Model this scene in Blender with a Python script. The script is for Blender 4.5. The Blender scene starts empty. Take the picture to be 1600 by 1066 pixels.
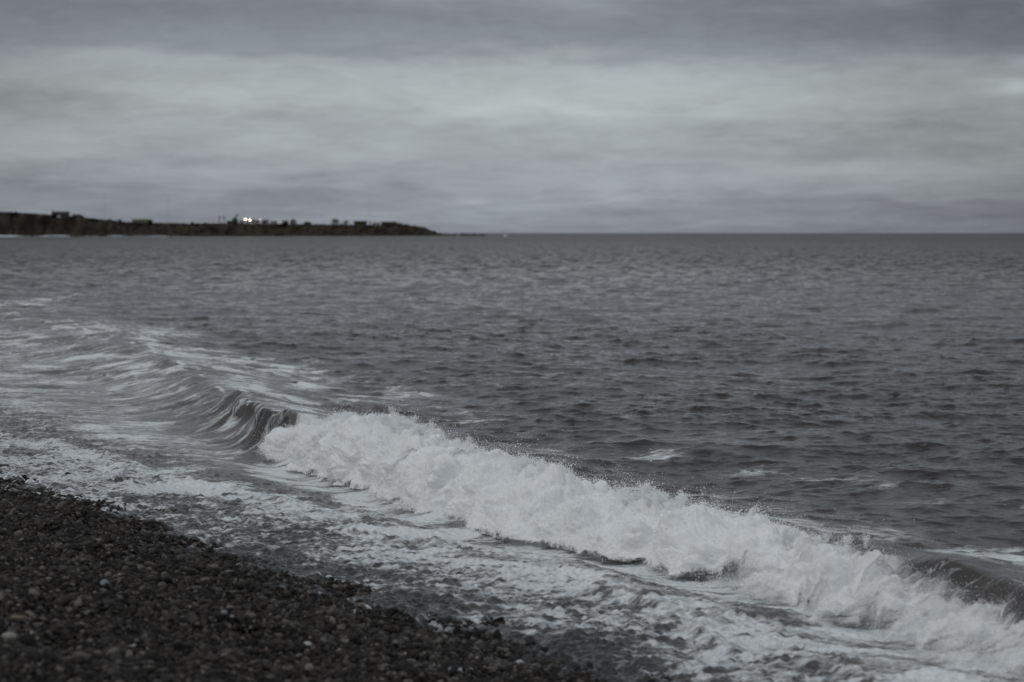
import bpy, bmesh, math, random
import numpy as np
from mathutils import Vector, Matrix, noise as mnoise

# ------------------------------------------------------------------ camera
R = math.radians
CH, FX, VH = 2.6, 3333.0, 364.0          # eye height, focal length in 1600-px units, horizon row
sc = bpy.context.scene
cd = bpy.data.cameras.new("camera")
cam = bpy.data.objects.new("camera", cd)
sc.collection.objects.link(cam)
sc.camera = cam
cd.sensor_width = 36.0
cd.lens = FX * 36.0 / 1600.0
cam.location = (0, 0, CH)
cam.rotation_euler = (R(90) - math.atan(169.0 / FX), 0, 0)
cd.clip_start, cd.clip_end = 0.3, 40000
cd.dof.use_dof = True
cd.dof.focus_distance = 22.0
cd.dof.aperture_fstop = 2.2

sc.view_settings.view_transform = 'Standard'
sc.view_settings.look = 'None'
sc.view_settings.gamma = 1.0
sc.view_settings.exposure = 0.0
sc.render.engine = 'CYCLES'
sc.cycles.use_denoising = True
sc.cycles.max_bounces = 8
sc.cycles.diffuse_bounces = 6
sc.cycles.transparent_max_bounces = 24
sc.cycles.blur_glossy = 0.5
sc.cycles.sample_clamp_indirect = 5.0

# ------------------------------------------------------------------ sky
SUN_EL, SUN_AZ = R(50), R(-125)           # behind thick cloud, over the viewer's left shoulder
w = bpy.data.worlds.new("World"); sc.world = w; w.use_nodes = True
nt = w.node_tree; nt.nodes.clear()


class NB:
    """small node-building helper"""
    def __init__(s, tree): s.t = tree
    def n(s, typ, **kw):
        d = s.t.nodes.new(typ)
        for k, v in kw.items(): setattr(d, k, v)
        return d
    def link(s, a, b): s.t.links.new(a, b)
    def put(s, sock, v):
        if isinstance(v, bpy.types.NodeSocket): s.link(v, sock)
        else: sock.default_value = v
    def m(s, op, a, b=0.0, c=None, clamp=False):
        d = s.n('ShaderNodeMath', operation=op); d.use_clamp = clamp
        s.put(d.inputs[0], a); s.put(d.inputs[1], b)
        if c is not None: s.put(d.inputs[2], c)
        return d.outputs[0]
    def ss(s, v, a, b, lo=0.0, hi=1.0):
        d = s.n('ShaderNodeMapRange', interpolation_type='SMOOTHSTEP')
        s.put(d.inputs[0], v); s.put(d.inputs[1], a); s.put(d.inputs[2], b)
        s.put(d.inputs[3], lo); s.put(d.inputs[4], hi)
        return d.outputs[0]
    def noise(s, vec, scale, detail=4, rough=0.5, dist=0.0, dims='3D'):
        d = s.n('ShaderNodeTexNoise', noise_dimensions=dims)
        s.put(d.inputs['Vector'], vec); s.put(d.inputs['Scale'], scale)
        d.inputs['Detail'].default_value = detail; d.inputs['Roughness'].default_value = rough
        d.inputs['Distortion'].default_value = dist
        return d.outputs['Fac']
    def comb(s, x, y, z=0.0):
        d = s.n('ShaderNodeCombineXYZ'); s.put(d.inputs[0], x); s.put(d.inputs[1], y); s.put(d.inputs[2], z)
        return d.outputs[0]
    def mix(s, f, a, b):
        d = s.n('ShaderNodeMix', data_type='RGBA'); s.put(d.inputs[0], f)
        s.put(d.inputs[6], a); s.put(d.inputs[7], b)
        return d.outputs[2]
    def ramp(s, f, stops, interp='EASE'):
        d = s.n('ShaderNodeValToRGB'); e = d.color_ramp; e.interpolation = interp
        while len(e.elements) < len(stops): e.elements.new(0.5)
        for el, (p, c) in zip(e.elements, stops):
            el.position = p; el.color = (*c, 1)
        s.put(d.inputs[0], f)
        return d.outputs[0]


def lin(r, g, b):
    f = lambda c: (c / 255 / 12.92) if c / 255 <= .04045 else ((c / 255 + .055) / 1.055) ** 2.4
    return (f(r), f(g), f(b))


N = NB(nt)
geo = N.n('ShaderNodeTexCoord')
sep = N.n('ShaderNodeSeparateXYZ'); N.link(geo.outputs['Generated'], sep.inputs[0])
X, Y, Z = sep.outputs
el = N.m('ARCTAN2', Z, N.m('SQRT', N.m('ADD', N.m('MULTIPLY', X, X), N.m('MULTIPLY', Y, Y))))
az = N.m('ARCTAN2', X, Y)
# streaked cloud fields in (azimuth, elevation): flattened towards the horizon
eh = N.m('POWER', N.m('MAXIMUM', el, 0.0005), 0.7)
v1 = N.comb(N.m('MULTIPLY', az, 7.0), N.m('MULTIPLY', eh, 30.0), 3.1)
v2 = N.comb(N.m('MULTIPLY', az, 13.0), N.m('MULTIPLY', eh, 40.0), 9.4)
v3 = N.comb(N.m('MULTIPLY', az, 30.0), N.m('MULTIPLY', eh, 90.0), 5.7)
n1 = N.noise(v1, 1.0, 4, 0.5, 0.3)
n2 = N.noise(v2, 1.0, 5, 0.55, 0.6)
n3 = N.noise(v3, 1.0, 5, 0.55, 0.4)
# warp elevation with the fields so the bands have uneven edges
ew = N.m('ADD', el, N.m('MULTIPLY', N.m('SUBTRACT', n2, 0.5), 0.022))
ew = N.m('ADD', ew, N.m('MULTIPLY', N.m('SUBTRACT', n3, 0.5), 0.018))
ew = N.m('ADD', ew, N.m('MULTIPLY', az, 0.010))
ew = N.m('ADD', ew, N.m('MULTIPLY', N.m('SUBTRACT', n1, 0.5), 0.022))
base = N.ramp(N.m('MULTIPLY', ew, 4.0, clamp=True), [
    (0.0, lin(131, 136, 145)), (0.045, lin(138, 143, 151)), (0.09, lin(150, 156, 162)),
    (0.17, lin(157, 163, 167)), (0.25, lin(166, 172, 174)), (0.30, lin(160, 166, 169)),
    (0.355, lin(133, 138, 145)), (0.41, lin(124, 128, 136)), (0.47, lin(134, 139, 145)), (0.60, lin(134, 138, 145)),
    (1.0, lin(150, 155, 160))], 'EASE')
# brightness variation
va = N.m('ADD', N.m('MULTIPLY', N.m('SUBTRACT', n1, 0.5), 0.45), N.m('MULTIPLY', N.m('SUBTRACT', n2, 0.5), 0.42))
va = N.m('ADD', va, N.m('MULTIPLY', N.m('SUBTRACT', n3, 0.5), 0.16))
n4 = N.noise(N.comb(N.m('MULTIPLY', az, 42.0), N.m('MULTIPLY', el, 150.0), 1.7), 1.0, 6, 0.6, 0.9)
va = N.m('ADD', va, N.m('MULTIPLY', N.m('SUBTRACT', n4, 0.5), 0.36))
n5 = N.noise(N.comb(N.m('MULTIPLY', az, 13.0), N.m('MULTIPLY', el, 52.0), 7.7), 1.0, 5, 0.55, 0.5)
va = N.m('ADD', va, N.m('MULTIPLY', N.m('SUBTRACT', n5, 0.5), 0.26))
va = N.m('ADD', va, 1.03)


def blob(a0, e0, sa, se, amp):
    da = N.m('DIVIDE', N.m('SUBTRACT', az, a0), sa); de = N.m('DIVIDE', N.m('SUBTRACT', el, e0), se)
    g = N.m('EXPONENT', N.m('MULTIPLY', N.m('ADD', N.m('MULTIPLY', da, da), N.m('MULTIPLY', de, de)), -1.0))
    return N.m('MULTIPLY', g, amp)


def sky_at(u, v): return math.atan((u - 800) / FX), math.atan((VH - v) / FX)


for (u, v, su, sv, amp) in [(860, 170, 380, 130, .13), (825, 165, 50, 34, .05), (1000, 200, 120, 60, .03), (1588, 143, 26, 9, .40), (1575, 132, 60, 8, .22), (1598, 104, 30, 12, .25), (1560, 150, 40, 7, .16),
                            (1560, 230, 330, 170, -.20), (1600, 40, 300, 50, -.16), (20, 130, 130, 90, -.17), (200, 92, 150, 14, .12),
                            (40, 215, 120, 22, .12), (900, 15, 160, 25, .12), (1150, 50, 300, 22, -.08), (350, 18, 260, 18, -.07), (150, 300, 300, 20, -.06), (1590, 190, 50, 30, .10)]:
    a0, e0 = sky_at(u, v)
    va = N.m('ADD', va, blob(a0, e0, su / FX, sv / FX, amp))
# lens vignetting put into the sky colour at the sides; brighter overhead and behind
side = N.ss(N.m('ABSOLUTE', N.m('SUBTRACT', az, -0.02)), 0.10, 0.42, 1.0, 0.66)
high = N.ss(el, 0.35, 1.2, 1.0, 1.6)
rear = N.ss(N.m('ABSOLUTE', az), 0.8, 2.2, 1.0, 1.7)
va = N.m('MULTIPLY', N.m('MULTIPLY', N.m('MULTIPLY', va, side), high), rear)
cl = N.n('ShaderNodeVectorMath', operation='SCALE'); N.link(base, cl.inputs[0]); N.link(va, cl.inputs[3])
skyt = N.n('ShaderNodeTexSky', sky_type='NISHITA'); skyt.sun_disc = False
skyt.sun_elevation = SUN_EL; skyt.sun_rotation = SUN_AZ
bgs = N.n('ShaderNodeBackground'); bgs.inputs[1].default_value = 0.05; N.link(skyt.outputs[0], bgs.inputs[0])
bgc = N.n('ShaderNodeBackground'); N.link(cl.outputs[0], bgc.inputs[0]); bgc.inputs[1].default_value = 1.0
mx = N.n('ShaderNodeMixShader'); mx.inputs[0].default_value = 0.95   # the overcast hides nearly all of the clear sky
N.link(bgs.outputs[0], mx.inputs[1]); N.link(bgc.outputs[0], mx.inputs[2])
wo = N.n('ShaderNodeOutputWorld'); N.link(mx.outputs[0], wo.inputs[0])

ld = bpy.data.lights.new("sun", 'SUN'); ld.energy = 0.6; ld.angle = R(40); ld.color = (1, .97, .93)
lo = bpy.data.objects.new("sun", ld); sc.collection.objects.link(lo)
sdir = Vector((math.sin(SUN_AZ) * math.cos(SUN_EL), math.cos(SUN_AZ) * math.cos(SUN_EL), math.sin(SUN_EL)))
lo.rotation_euler = (-sdir).to_track_quat('-Z', 'Y').to_euler()

# ------------------------------------------------------------------ helpers
col = sc.collection
rng = np.random.default_rng(7)
random.seed(5)


def tag(o, label=None, cat=None, group=None, kind=None):
    if label: o['label'] = label
    if cat: o['category'] = cat
    if group: o['group'] = group
    if kind: o['kind'] = kind
    return o


def empty(name, loc, rz=0.0):
    o = bpy.data.objects.new(name, None); col.objects.link(o)
    o.location = loc; o.rotation_euler = (0, 0, rz); o.empty_display_size = .5
    return o


def obj_from(name, me, mat, parent=None):
    o = bpy.data.objects.new(name, me); col.objects.link(o)
    if mat is not None: me.materials.append(mat)
    if parent is not None: o.parent = parent
    return o


def grid_mesh(name, P, attrs=None, smooth=True):
    """P: (rows, cols, 3) array -> one grid mesh with float / vector point attributes"""
    nr, nc = P.shape[:2]
    me = bpy.data.meshes.new(name)
    me.vertices.add(nr * nc)
    me.vertices.foreach_set('co', P.reshape(-1).astype(np.float32))
    idx = np.arange(nr * nc, dtype=np.int32).reshape(nr, nc)
    q = np.stack([idx[:-1, :-1], idx[:-1, 1:], idx[1:, 1:], idx[1:, :-1]], -1).reshape(-1, 4)
    nf = len(q)
    me.loops.add(nf * 4); me.loops.foreach_set('vertex_index', q.reshape(-1))
    me.polygons.add(nf); me.polygons.foreach_set('loop_start', np.arange(0, nf * 4, 4, dtype=np.int32))
    me.update(calc_edges=True)
    if smooth: me.polygons.foreach_set('use_smooth', np.ones(nf, dtype=bool))
    for k, v in (attrs or {}).items():
        if v.ndim == 3:
            a = me.attributes.new(k, 'FLOAT_VECTOR', 'POINT'); a.data.foreach_set('vector', v.reshape(-1).astype(np.float32))
        else:
            a = me.attributes.new(k, 'FLOAT', 'POINT'); a.data.foreach_set('value', v.reshape(-1).astype(np.float32))
    return me


def material(name, color, rough=0.8, spec=0.3):
    m = bpy.data.materials.new(name); m.use_nodes = True
    b = m.node_tree.nodes['Principled BSDF']
    b.inputs['Base Color'].default_value = (*color, 1); b.inputs['Roughness'].default_value = rough
    b.inputs['Specular IOR Level'].default_value = spec
    return m


def mottled(name, c1, c2, scale, rough=0.85, spec=0.25, bump=0.0, detail=5):
    m = material(name, c1, rough, spec); nb = NB(m.node_tree); b = m.node_tree.nodes['Principled BSDF']
    tc = nb.n('ShaderNodeTexCoord')
    f = nb.noise(tc.outputs['Object'], scale, detail, .6)
    nb.link(nb.mix(nb.ss(f, .35, .65), (*c1, 1), (*c2, 1)), b.inputs['Base Color'])
    if bump:
        bp = nb.n('ShaderNodeBump'); bp.inputs['Strength'].default_value = .6; bp.inputs['Distance'].default_value = bump
        nb.link(f, bp.inputs['Height']); nb.link(bp.outputs[0], b.inputs['Normal'])
    return m


# ---- periodic noise tiles (band-limited, made with the FFT)
def tile2(seed, n, wl, spread=0.35):
    r = np.random.default_rng(seed)
    f = np.fft.rfft2(r.standard_normal((n, n)))
    kx = np.fft.rfftfreq(n) * n; ky = np.fft.fftfreq(n) * n
    k = np.hypot(ky[:, None], kx[None]); k0 = n / wl
    f *= np.exp(-((np.log((k + 1e-6) / k0)) / spread) ** 2); f[0, 0] = 0
    t = np.fft.irfft2(f, s=(n, n)); return (t / t.std()).astype(np.float32)


def samp2(t, x, y):
    """bilinear, x and y in cells"""
    n = t.shape[0]
    xi = np.floor(x); yi = np.floor(y); fx = (x - xi).astype(np.float32); fy = (y - yi).astype(np.float32)
    x0 = xi.astype(np.int64) % n; y0 = yi.astype(np.int64) % n; x1 = (x0 + 1) % n; y1 = (y0 + 1) % n
    return (t[y0, x0] * (1 - fx) + t[y0, x1] * fx) * (1 - fy) + (t[y1, x0] * (1 - fx) + t[y1, x1] * fx) * fy


def tile3(seed, n=64, wl=8):
    r = np.random.default_rng(seed)
    f = np.fft.rfftn(r.standard_normal((n, n, n)))
    a = np.fft.fftfreq(n) * n; b = np.fft.rfftfreq(n) * n
    k = np.sqrt(a[:, None, None] ** 2 + a[None, :, None] ** 2 + b[None, None] ** 2)
    f *= np.exp(-((np.log((k + 1e-6) / (n / wl))) / .4) ** 2); f[0, 0, 0] = 0
    t = np.fft.irfftn(f, s=(n, n, n)); return (t / t.std()).astype(np.float32)


T3 = tile3(11)


def n3(P, wl, off=0.0):
    """3-D noise of unit deviation and wavelength wl (metres) at points P (..., 3)"""
    q = P * (8.0 / wl) + off
    i = np.floor(q); f = (q - i).astype(np.float32); i = i.astype(np.int64) % 64; j = (i + 1) % 64
    x0, y0, z0 = i[..., 0], i[..., 1], i[..., 2]; x1, y1, z1 = j[..., 0], j[..., 1], j[..., 2]
    fx, fy, fz = f[..., 0], f[..., 1], f[..., 2]
    c00 = T3[x0, y0, z0] * (1 - fx) + T3[x1, y0, z0] * fx; c10 = T3[x0, y1, z0] * (1 - fx) + T3[x1, y1, z0] * fx
    c01 = T3[x0, y0, z1] * (1 - fx) + T3[x1, y0, z1] * fx; c11 = T3[x0, y1, z1] * (1 - fx) + T3[x1, y1, z1] * fx
    return (c00 * (1 - fy) + c10 * fy) * (1 - fz) + (c01 * (1 - fy) + c11 * fy) * fz


T2 = tile2(3, 512, 8)


def n2(x, y, wl, off=0.0):
    return samp2(T2, x * (8.0 / wl) + off, y * (8.0 / wl) + off * 1.7)


def sstep(x, a, b):
    t = np.clip((x - a) / (b - a), 0, 1); return t * t * (3 - 2 * t)


# ---- shore frame: p runs along the shore (away from the viewer), q runs out to sea
AX, AY, NX, NY = -0.496, 0.868, 0.868, 0.496
def pq(x, y): return x * AX + y * AY, x * NX + y * NY
def xy(p, q): return p * AX + q * NX, p * AY + q * NY
def ground(u, v, z=0.0):
    d = (CH - z) * FX / (v - VH); return (u - 800) / FX * d, d


SHP = np.array([(-60, 7.6), (0, 6.9), (8, 6.45), (12, 6.4), (16, 6.5), (20, 6.45), (23, 6.4), (27, 6.6), (34, 7.6), (45, 9.6), (70, 13.5), (120, 20), (200, 22)], float)
CRP = np.array([(-30, 10.4), (5, 10.0), (9, 10.0), (12, 10.1), (16, 10.15), (20, 10.15), (23, 10.45), (26, 11.1), (30, 12.2), (33.5, 13.2), (43, 15.6), (55, 18), (68, 20.5), (100, 27), (200, 45)], float)
HTP = np.array([(-30, .2), (8, .27), (11, .33), (14, .42), (17, .50), (20, .54), (22, .49), (24, .44), (26, .38), (28, .33), (31, .29), (35, .25), (43, .20), (55, .15), (70, .10), (100, .05), (200, 0)], float)
def smooth_interp(T, p):
    r = 0
    for d in (-1.5, -.75, 0, .75, 1.5): r = r + np.interp(p + d, T[:, 0], T[:, 1])
    return r / 5
def q_shore(p): return smooth_interp(SHP, p) + .10 * np.sin(p * 1.1) + .06 * np.sin(p * 2.7 + 1)
def q_crest(p): return smooth_interp(CRP, p) + .09 * np.sin(p * .9 + 2) + .05 * np.sin(p * 2.3)
def h_crest(p): return smooth_interp(HTP, p)


def beach_z(x, y):
    p, q = pq(x, y); s = q_shore(p) - q                      # s > 0 inland
    z = np.where(s > 0, .150 * s + .03 * (1 - np.exp(-np.maximum(s, 0) / .5)), .10 * s)
    z = np.where(s < -3, -.3 + .22 * (s + 3), z)
    z = np.where(s > 7, .150 * 7 + .03 + .05 * (s - 7), z)
    z = z + .022 * n2(x, y, 1.3, 3) + .012 * n2(x, y, .5, 9)
    return np.maximum(z, -3)


# ------------------------------------------------------------------ open water (wind sea by FFT)
def ocean(L, n, peak, wdir, seed, short=0.0, power=2):
    r = np.random.default_rng(seed)
    k1 = np.fft.fftfreq(n) * n * 2 * math.pi / L
    KX, KY = np.meshgrid(k1, k1); K = np.hypot(KX, KY); K[0, 0] = 1
    Lp = peak / (2 * math.pi) * 1.3
    ph = np.exp(-1 / (K * Lp) ** 2) / K ** 3.6
    c = (KX * wdir[0] + KY * wdir[1]) / K
    ph *= np.abs(c) ** power * .96 + .04
    ph *= np.exp(-(K * short) ** 2)
    ph[0, 0] = 0
    H = np.sqrt(ph) * (r.standard_normal((n, n)) + 1j * r.standard_normal((n, n)))
    h = np.fft.ifft2(H).real; dx = np.fft.ifft2(-1j * KX / K * H).real; dy = np.fft.ifft2(-1j * KY / K * H).real
    gx = np.fft.ifft2(1j * KX * H).real; gy = np.fft.ifft2(1j * KY * H).real
    sl = math.sqrt((gx ** 2).mean() + (gy ** 2).mean())
    return [a.astype(np.float32) / sl for a in (h, dx, dy)]   # unit rms slope


O1 = (47.0, 1024, ocean(47.0, 1024, 3.2, (-.35, -.94), 1, .025, 1.2))
O2 = (9.7, 512, ocean(9.7, 512, 0.75, (-.55, -.83), 2, .006, .8))


def sample_ocean(O, x, y):
    L, n, (h, dx, dy) = O; s = n / L
    return samp2(h, x * s, y * s), samp2(dx, x * s, y * s), samp2(dy, x * s, y * s)


# foam patches drifting on the water: (u, v, half-width px, half-height px, cover) at their place on the sea surface
PATCH = [(20, 488, 70, 12, .55), (60, 520, 90, 10, .5), (150, 512, 90, 8, .55), (235, 527, 60, 8, .95), (285, 545, 70, 8, .8), (60, 562, 80, 12, .5),
         (5, 540, 45, 18, .85), (15, 478, 40, 14, .8), (180, 522, 70, 8, .9), (320, 552, 80, 7, .9), (268, 583, 42, 9, .95), (405, 578, 36, 8, .9), (540, 612, 40, 6, .8), (370, 550, 55, 7, .95), (440, 563, 62, 12, 1.0), (500, 580, 55, 14, .75), (330, 565, 50, 8, .5), (385, 600, 32, 12, .8),
         (280, 580, 50, 9, .8), (560, 608, 80, 8, .62), (640, 612, 90, 10, .55), (700, 638, 70, 8, .4), (600, 640, 90, 9, .55), (480, 628, 60, 6, .6),
         (1000, 708, 120, 8, .62), (960, 735, 110, 6, .52), (1050, 688, 60, 5, .5), (1190, 733, 80, 7, .6), (1270, 746, 70, 6, .62), (1425, 765, 70, 6, .5),
         (1540, 790, 70, 8, .75), (1300, 818, 70, 8, .72), (1250, 797, 70, 5, .5), (1390, 848, 50, 4, .62), (1560, 858, 80, 4, .5), (1480, 822, 70, 5, .4),
         (830, 688, 60, 4, .5), (900, 702, 70, 4, .4), (1130, 760, 90, 4, .42), (740, 655, 60, 4, .4), (1090, 640, 50, 4, .25), (700, 590, 90, 6, .25),
         (60, 690, 130, 12, .55), (0, 665, 70, 8, .45), (330, 722, 110, 7, .6), (300, 695, 120, 6, .4), (140, 640, 140, 6, .35), (200, 610, 120, 6, .3), (120, 590, 120, 5, .35)]


def whitecap_cover(x, y):
    c = np.zeros_like(x)
    for (u, v, ru, rv, a) in PATCH:
        if u > 780: a, ru, rv = a * .76 - .02, ru * 1.5, rv * .8
        gx, gy = ground(u, v, .22 if (230 < u < 620 and 535 < v < 660) else 0.0); rx = 1.35 * ru / FX * gy; ry = 1.5 * rv * gy * gy / (CH * FX)
        e = ((x - gx) / rx) ** 2 + ((y - gy) / ry) ** 2
        c = np.maximum(c, (.19 + .55 * a) * np.exp(-(e * .7) ** 1.3))
    return c


def water_surface(x, y):
    """displaced position and attributes of the sea at rest point x, y"""
    p, q = pq(x, y)
    d = np.hypot(x, y)
    qs, qc, H = q_shore(p), q_crest(p), h_crest(p)
    s = q - qc                                   # seaward of the crest > 0
    ss = q - qs                                  # seaward of the shoreline > 0
    calm = .42 + .58 * sstep(s, -.6, 2.2)
    calm = calm * sstep(ss, .2, 2.0)
    near = sstep(p, 60, 30)
    calm = calm * near + (1 - near) * sstep(ss, .2, 4)
    h1, dx1, dy1 = sample_ocean(O1, x, y); h2, dx2, dy2 = sample_ocean(O2, x + 3.3, y + 1.1)
    gust = 1 + .22 * n2(x, y, 30.0, 5) + .15 * n2(x, y, 9.0, 15)
    a1 = .145 * calm * (1 + .8 * sstep(d, 60, 400)); a2 = .165 * calm * gust
    z = a1 * h1 + a2 * h2
    lean = 1.1 * (a1 * h1 + a2 * h2)                            # crests lean the way they run
    ox = -1.25 * (a1 * dx1 + a2 * dx2) - .38 * lean; oy = -1.25 * (a1 * dy1 + a2 * dy2) - .92 * lean
    # swell behind the breaker and the breaker itself
    z = z + .05 * np.cos((s - 6.5) / 8.5 * 2 * math.pi) * sstep(s, .8, 4) * np.exp(-np.maximum(s, 0) / 40)
    wf = np.interp(p, [8, 12, 18, 21.5, 24.5, 28, 34, 45, 70], [.45, .45, .5, .36, .38, .58, .85, 1.3, 2.2])
    wb = np.interp(p, [8, 20, 30, 45, 70], [1.1, 1.1, 1.3, 1.8, 2.6])
    hv = H * (1 + .10 * n2(p, p * 0, 1.7, 7))
    f = np.where(s < 0, np.exp(-(np.abs(s) / wf) ** 1.7), np.exp(-(np.abs(s) / wb) ** 1.5))
    white = sstep(p, 22.6, 21.8) * sstep(p, 12.6, 13.6)
    z = z + hv * f * (1 - .42 * white)
    z = z - .10 * H / .5 * np.exp(-((s + 2.0 * wf) / (wf * 1.1)) ** 2)
    steep = np.interp(p, [8, 11.5, 13, 19, 23, 25, 28, 36, 50], [.60, .5, .28, .4, .52, .52, .42, .25, .1])
    push = -steep * hv * f ** 2.2
    # flutes running up the face where it is about to break
    fl = sstep(p, 31, 26) * sstep(p, 20.5, 22.5) * np.exp(-((s + .25) / .5) ** 2)
    z = z + fl * .020 * n2(p, s * .25, .6, 2)
    push = push + fl * .03 * n2(p, s * .25, .5, 4)
    ox = ox + push * NX; oy = oy + push * NY
    # swash: a thin lumpy sheet of froth running up the shingle
    bz = beach_z(x, y)
    run = sstep(ss, -.9, .9)
    lump = np.abs(n2(x, y, .19, 1)) * .016 + np.abs(n2(x, y, .10, 6)) * .010 + .010 * n2(x, y, .6, 8)
    sheet = bz - .030 + .042 * run + (lump) * sstep(ss, 3.2, 1.8) * sstep(p, 40, 30)
    z = z + lump * .7 * sstep(ss, 3.2, 1.6) * sstep(p, 40, 30)
    # low rolled lips of older swash
    for (off, hh, ww) in ((1.50, .030, .10), (.9, .015, .10)):
        c0 = off + .28 * n2(p, p * 0, 2.6, 13 + off) + .10 * n2(p, p * 0, .7, off)
        e = (ss - c0) / ww
        z = z + hh * np.exp(-np.where(e < 0, e * e * 3, e * e * .5)) * sstep(p, 34, 26)
    sheet = np.where(ss < -1.3, bz - .10, sheet)
    z = np.maximum(z, sheet)
    # ---- cover of foam
    foam = whitecap_cover(x, y)
    wid = np.interp(p, [8, 18, 24, 30, 40, 60], [3.7, 3.5, 2.2, 1.9, 2.2, 3.0])
    band = sstep(ss, wid, wid * .55) * np.interp(p, [10, 18, 24, 30, 60], [.86, .88, .82, .8, .7])
    edge = sstep(ss, -.95, .55)
    band = band * np.interp(ss, [-1.2, -.7, 0, .5, 1.1, 1.6, 2.1, 2.6, 3.3], [.0, .34, .48, .56, .72, .93, .84, .74, .74]) * (1 + .30 * sstep(p, 19, 22)) + .30 * sstep(p, 17.5, 20.5) * sstep(ss, .8, .2) * sstep(ss, -.75, -.45)
    trail = np.exp(-((ss - wid * 1.25) / (wid * .5)) ** 2) * .52
    foam = np.maximum(foam, np.maximum(band, trail * sstep(p, 60, 40)))
    foam = foam + (.10 * n2(x, y, 1.6, 21) + .06 * n2(x, y, 4.5, 27)) * sstep(foam, .03, .3)
    # behind the broken part: froth left on the back slope
    foam = np.maximum(foam, .95 * white * sstep(s, .55, .1) * sstep(s, -.85, -.45))
    foam = np.maximum(foam, (.72 + .10 * n2(x, y, .9, 91)) * sstep(p, 23.6, 22.6) * np.where(p > 12.8, sstep(s, .2, 0), np.where(p > 11.6, sstep(s, .0, -.25), sstep(s, -.30, -.55))) * sstep(s, -1.9, -1.1))
    foam = np.maximum(foam, .50 * sstep(p, 23, 21) * np.exp(-((s - .8) / .8) ** 2))
    streak = sstep(p, 33, 26) * sstep(p, 20, 22) * np.exp(-((s + .55) / .85) ** 2) * .62
    streak = np.maximum(streak, .55 * sstep(p, 60, 40) * sstep(p, 20, 24) * np.exp(-((s + 2.4) / 2.0) ** 2))
    streak = np.maximum(streak, .28 * sstep(p, 13.8, 12.6) * np.exp(-((s + .5) / .55) ** 2))
    bk = .66 * np.exp(-((s - .55) / .75) ** 2) * sstep(p, 22.5, 25) * sstep(p, 80, 50) + .10 * n2(x, y, 1.1, 71)
    foam = np.maximum(foam, bk * sstep(p, 22, 24))
    fl2 = .50 * sstep(s, .3, -.4) * sstep(ss, 1.0, 2.0) * sstep(p, 22, 26) * sstep(p, 90, 60) * (1 + .25 * n2(x, y, 2.1, 73))
    foam = np.maximum(foam, fl2)
    lip = sstep(p, 70, 50) * sstep(p, 20, 23) * np.exp(-((s - .02) / .10) ** 2) * (.45 + .3 * n2(p, s, 1.2, 17))
    lip = np.maximum(lip, .3 * sstep(p, 14, 12) * np.exp(-((s - .10) / .06) ** 2) * (n2(p, s, .9, 3) > -.2))
    foam = np.maximum(foam, lip)
    rough = .06 + .12 * sstep(d, 60, 900)
    murk = sstep(s, 3.0, -1.0) * sstep(d, 140, 60)
    fine = .30 + sstep(ss, 2.0, 1.1) * .6 * sstep(p, 32, 22)
    thin = sstep(ss, 1.9, .9) * sstep(p, 60, 40)
    far = sstep(d, 45, 230)
    return (x + ox, y + oy, z), dict(fine=fine, far=far, thin=thin, foam=foam, streak=streak, rough=rough, murk=murk,
                                     ps=np.stack([p, s, ss], -1))


vr = np.concatenate([364 + np.geomspace(.28, 2, 60)[:-1], np.arange(366, 1066, .46), np.arange(1066, 1500, 1.5)])[::-1]
dr = CH * FX / (vr - VH)
ur = np.concatenate([np.arange(-1900, -120, 14.0), np.arange(-120, 1720, 1.6), np.arange(1720, 3600, 14.0)])
gx = (ur[None] - 800) / FX * dr[:, None]; gy = np.repeat(dr[:, None], len(ur), 1)
(wx, wy, wz), attrs = water_surface(gx, gy)
# keep the sheet out of sight under the dry shingle
pp, qq = pq(wx, wy); dry = q_shore(pp) - qq
wz = np.where(dry > 1.6, beach_z(wx, wy) - .15, wz)
sea_me = grid_mesh("sea", np.stack([wx, wy, wz], -1), attrs)


def foam_mask(nb, pos, cover, fine):
    st_ = nb.n('ShaderNodeVectorMath', operation='MULTIPLY'); nb.link(pos, st_.inputs[0]); st_.inputs[1].default_value = (.62, 1.12, 1); pos = st_.outputs[0]
    """lace of foam: 0..1 from a cover value"""
    warp = nb.n('ShaderNodeTexNoise'); nb.link(pos, warp.inputs['Vector']); warp.inputs['Scale'].default_value = 1.7
    warp.inputs['Detail'].default_value = 3
    wv = nb.n('ShaderNodeVectorMath', operation='MULTIPLY_ADD'); nb.link(warp.outputs['Color'], wv.inputs[0])
    wv.inputs[1].default_value = (.55, .55, 0); nb.link(pos, wv.inputs[2])
    a = nb.noise(wv.outputs[0], 2.6, 7, .62)
    b = nb.noise(wv.outputs[0], 5.2, 4, .55)
    ridge = nb.m('SUBTRACT', 1.0, nb.m('MULTIPLY', nb.m('ABSOLUTE', nb.m('SUBTRACT', b, .5)), 4.5))
    val = nb.m('ADD', nb.m('MULTIPLY', a, .80), nb.m('MULTIPLY', ridge, .16))
    val = nb.m('ADD', nb.m('MULTIPLY', val, nb.m('SUBTRACT', 1.0, fine)), nb.m('MULTIPLY', nb.m('ADD', nb.noise(pos, 8.5, 5, .62, .4), .0), fine))
    t = nb.m('SUBTRACT', .775, nb.m('MULTIPLY', cover, .44))
    film = nb.m('MULTIPLY', nb.ss(cover, .1, .9), .09)
    return nb.m('MAXIMUM', nb.ss(nb.m('SUBTRACT', val, t), -.05, .10), film)


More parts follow.
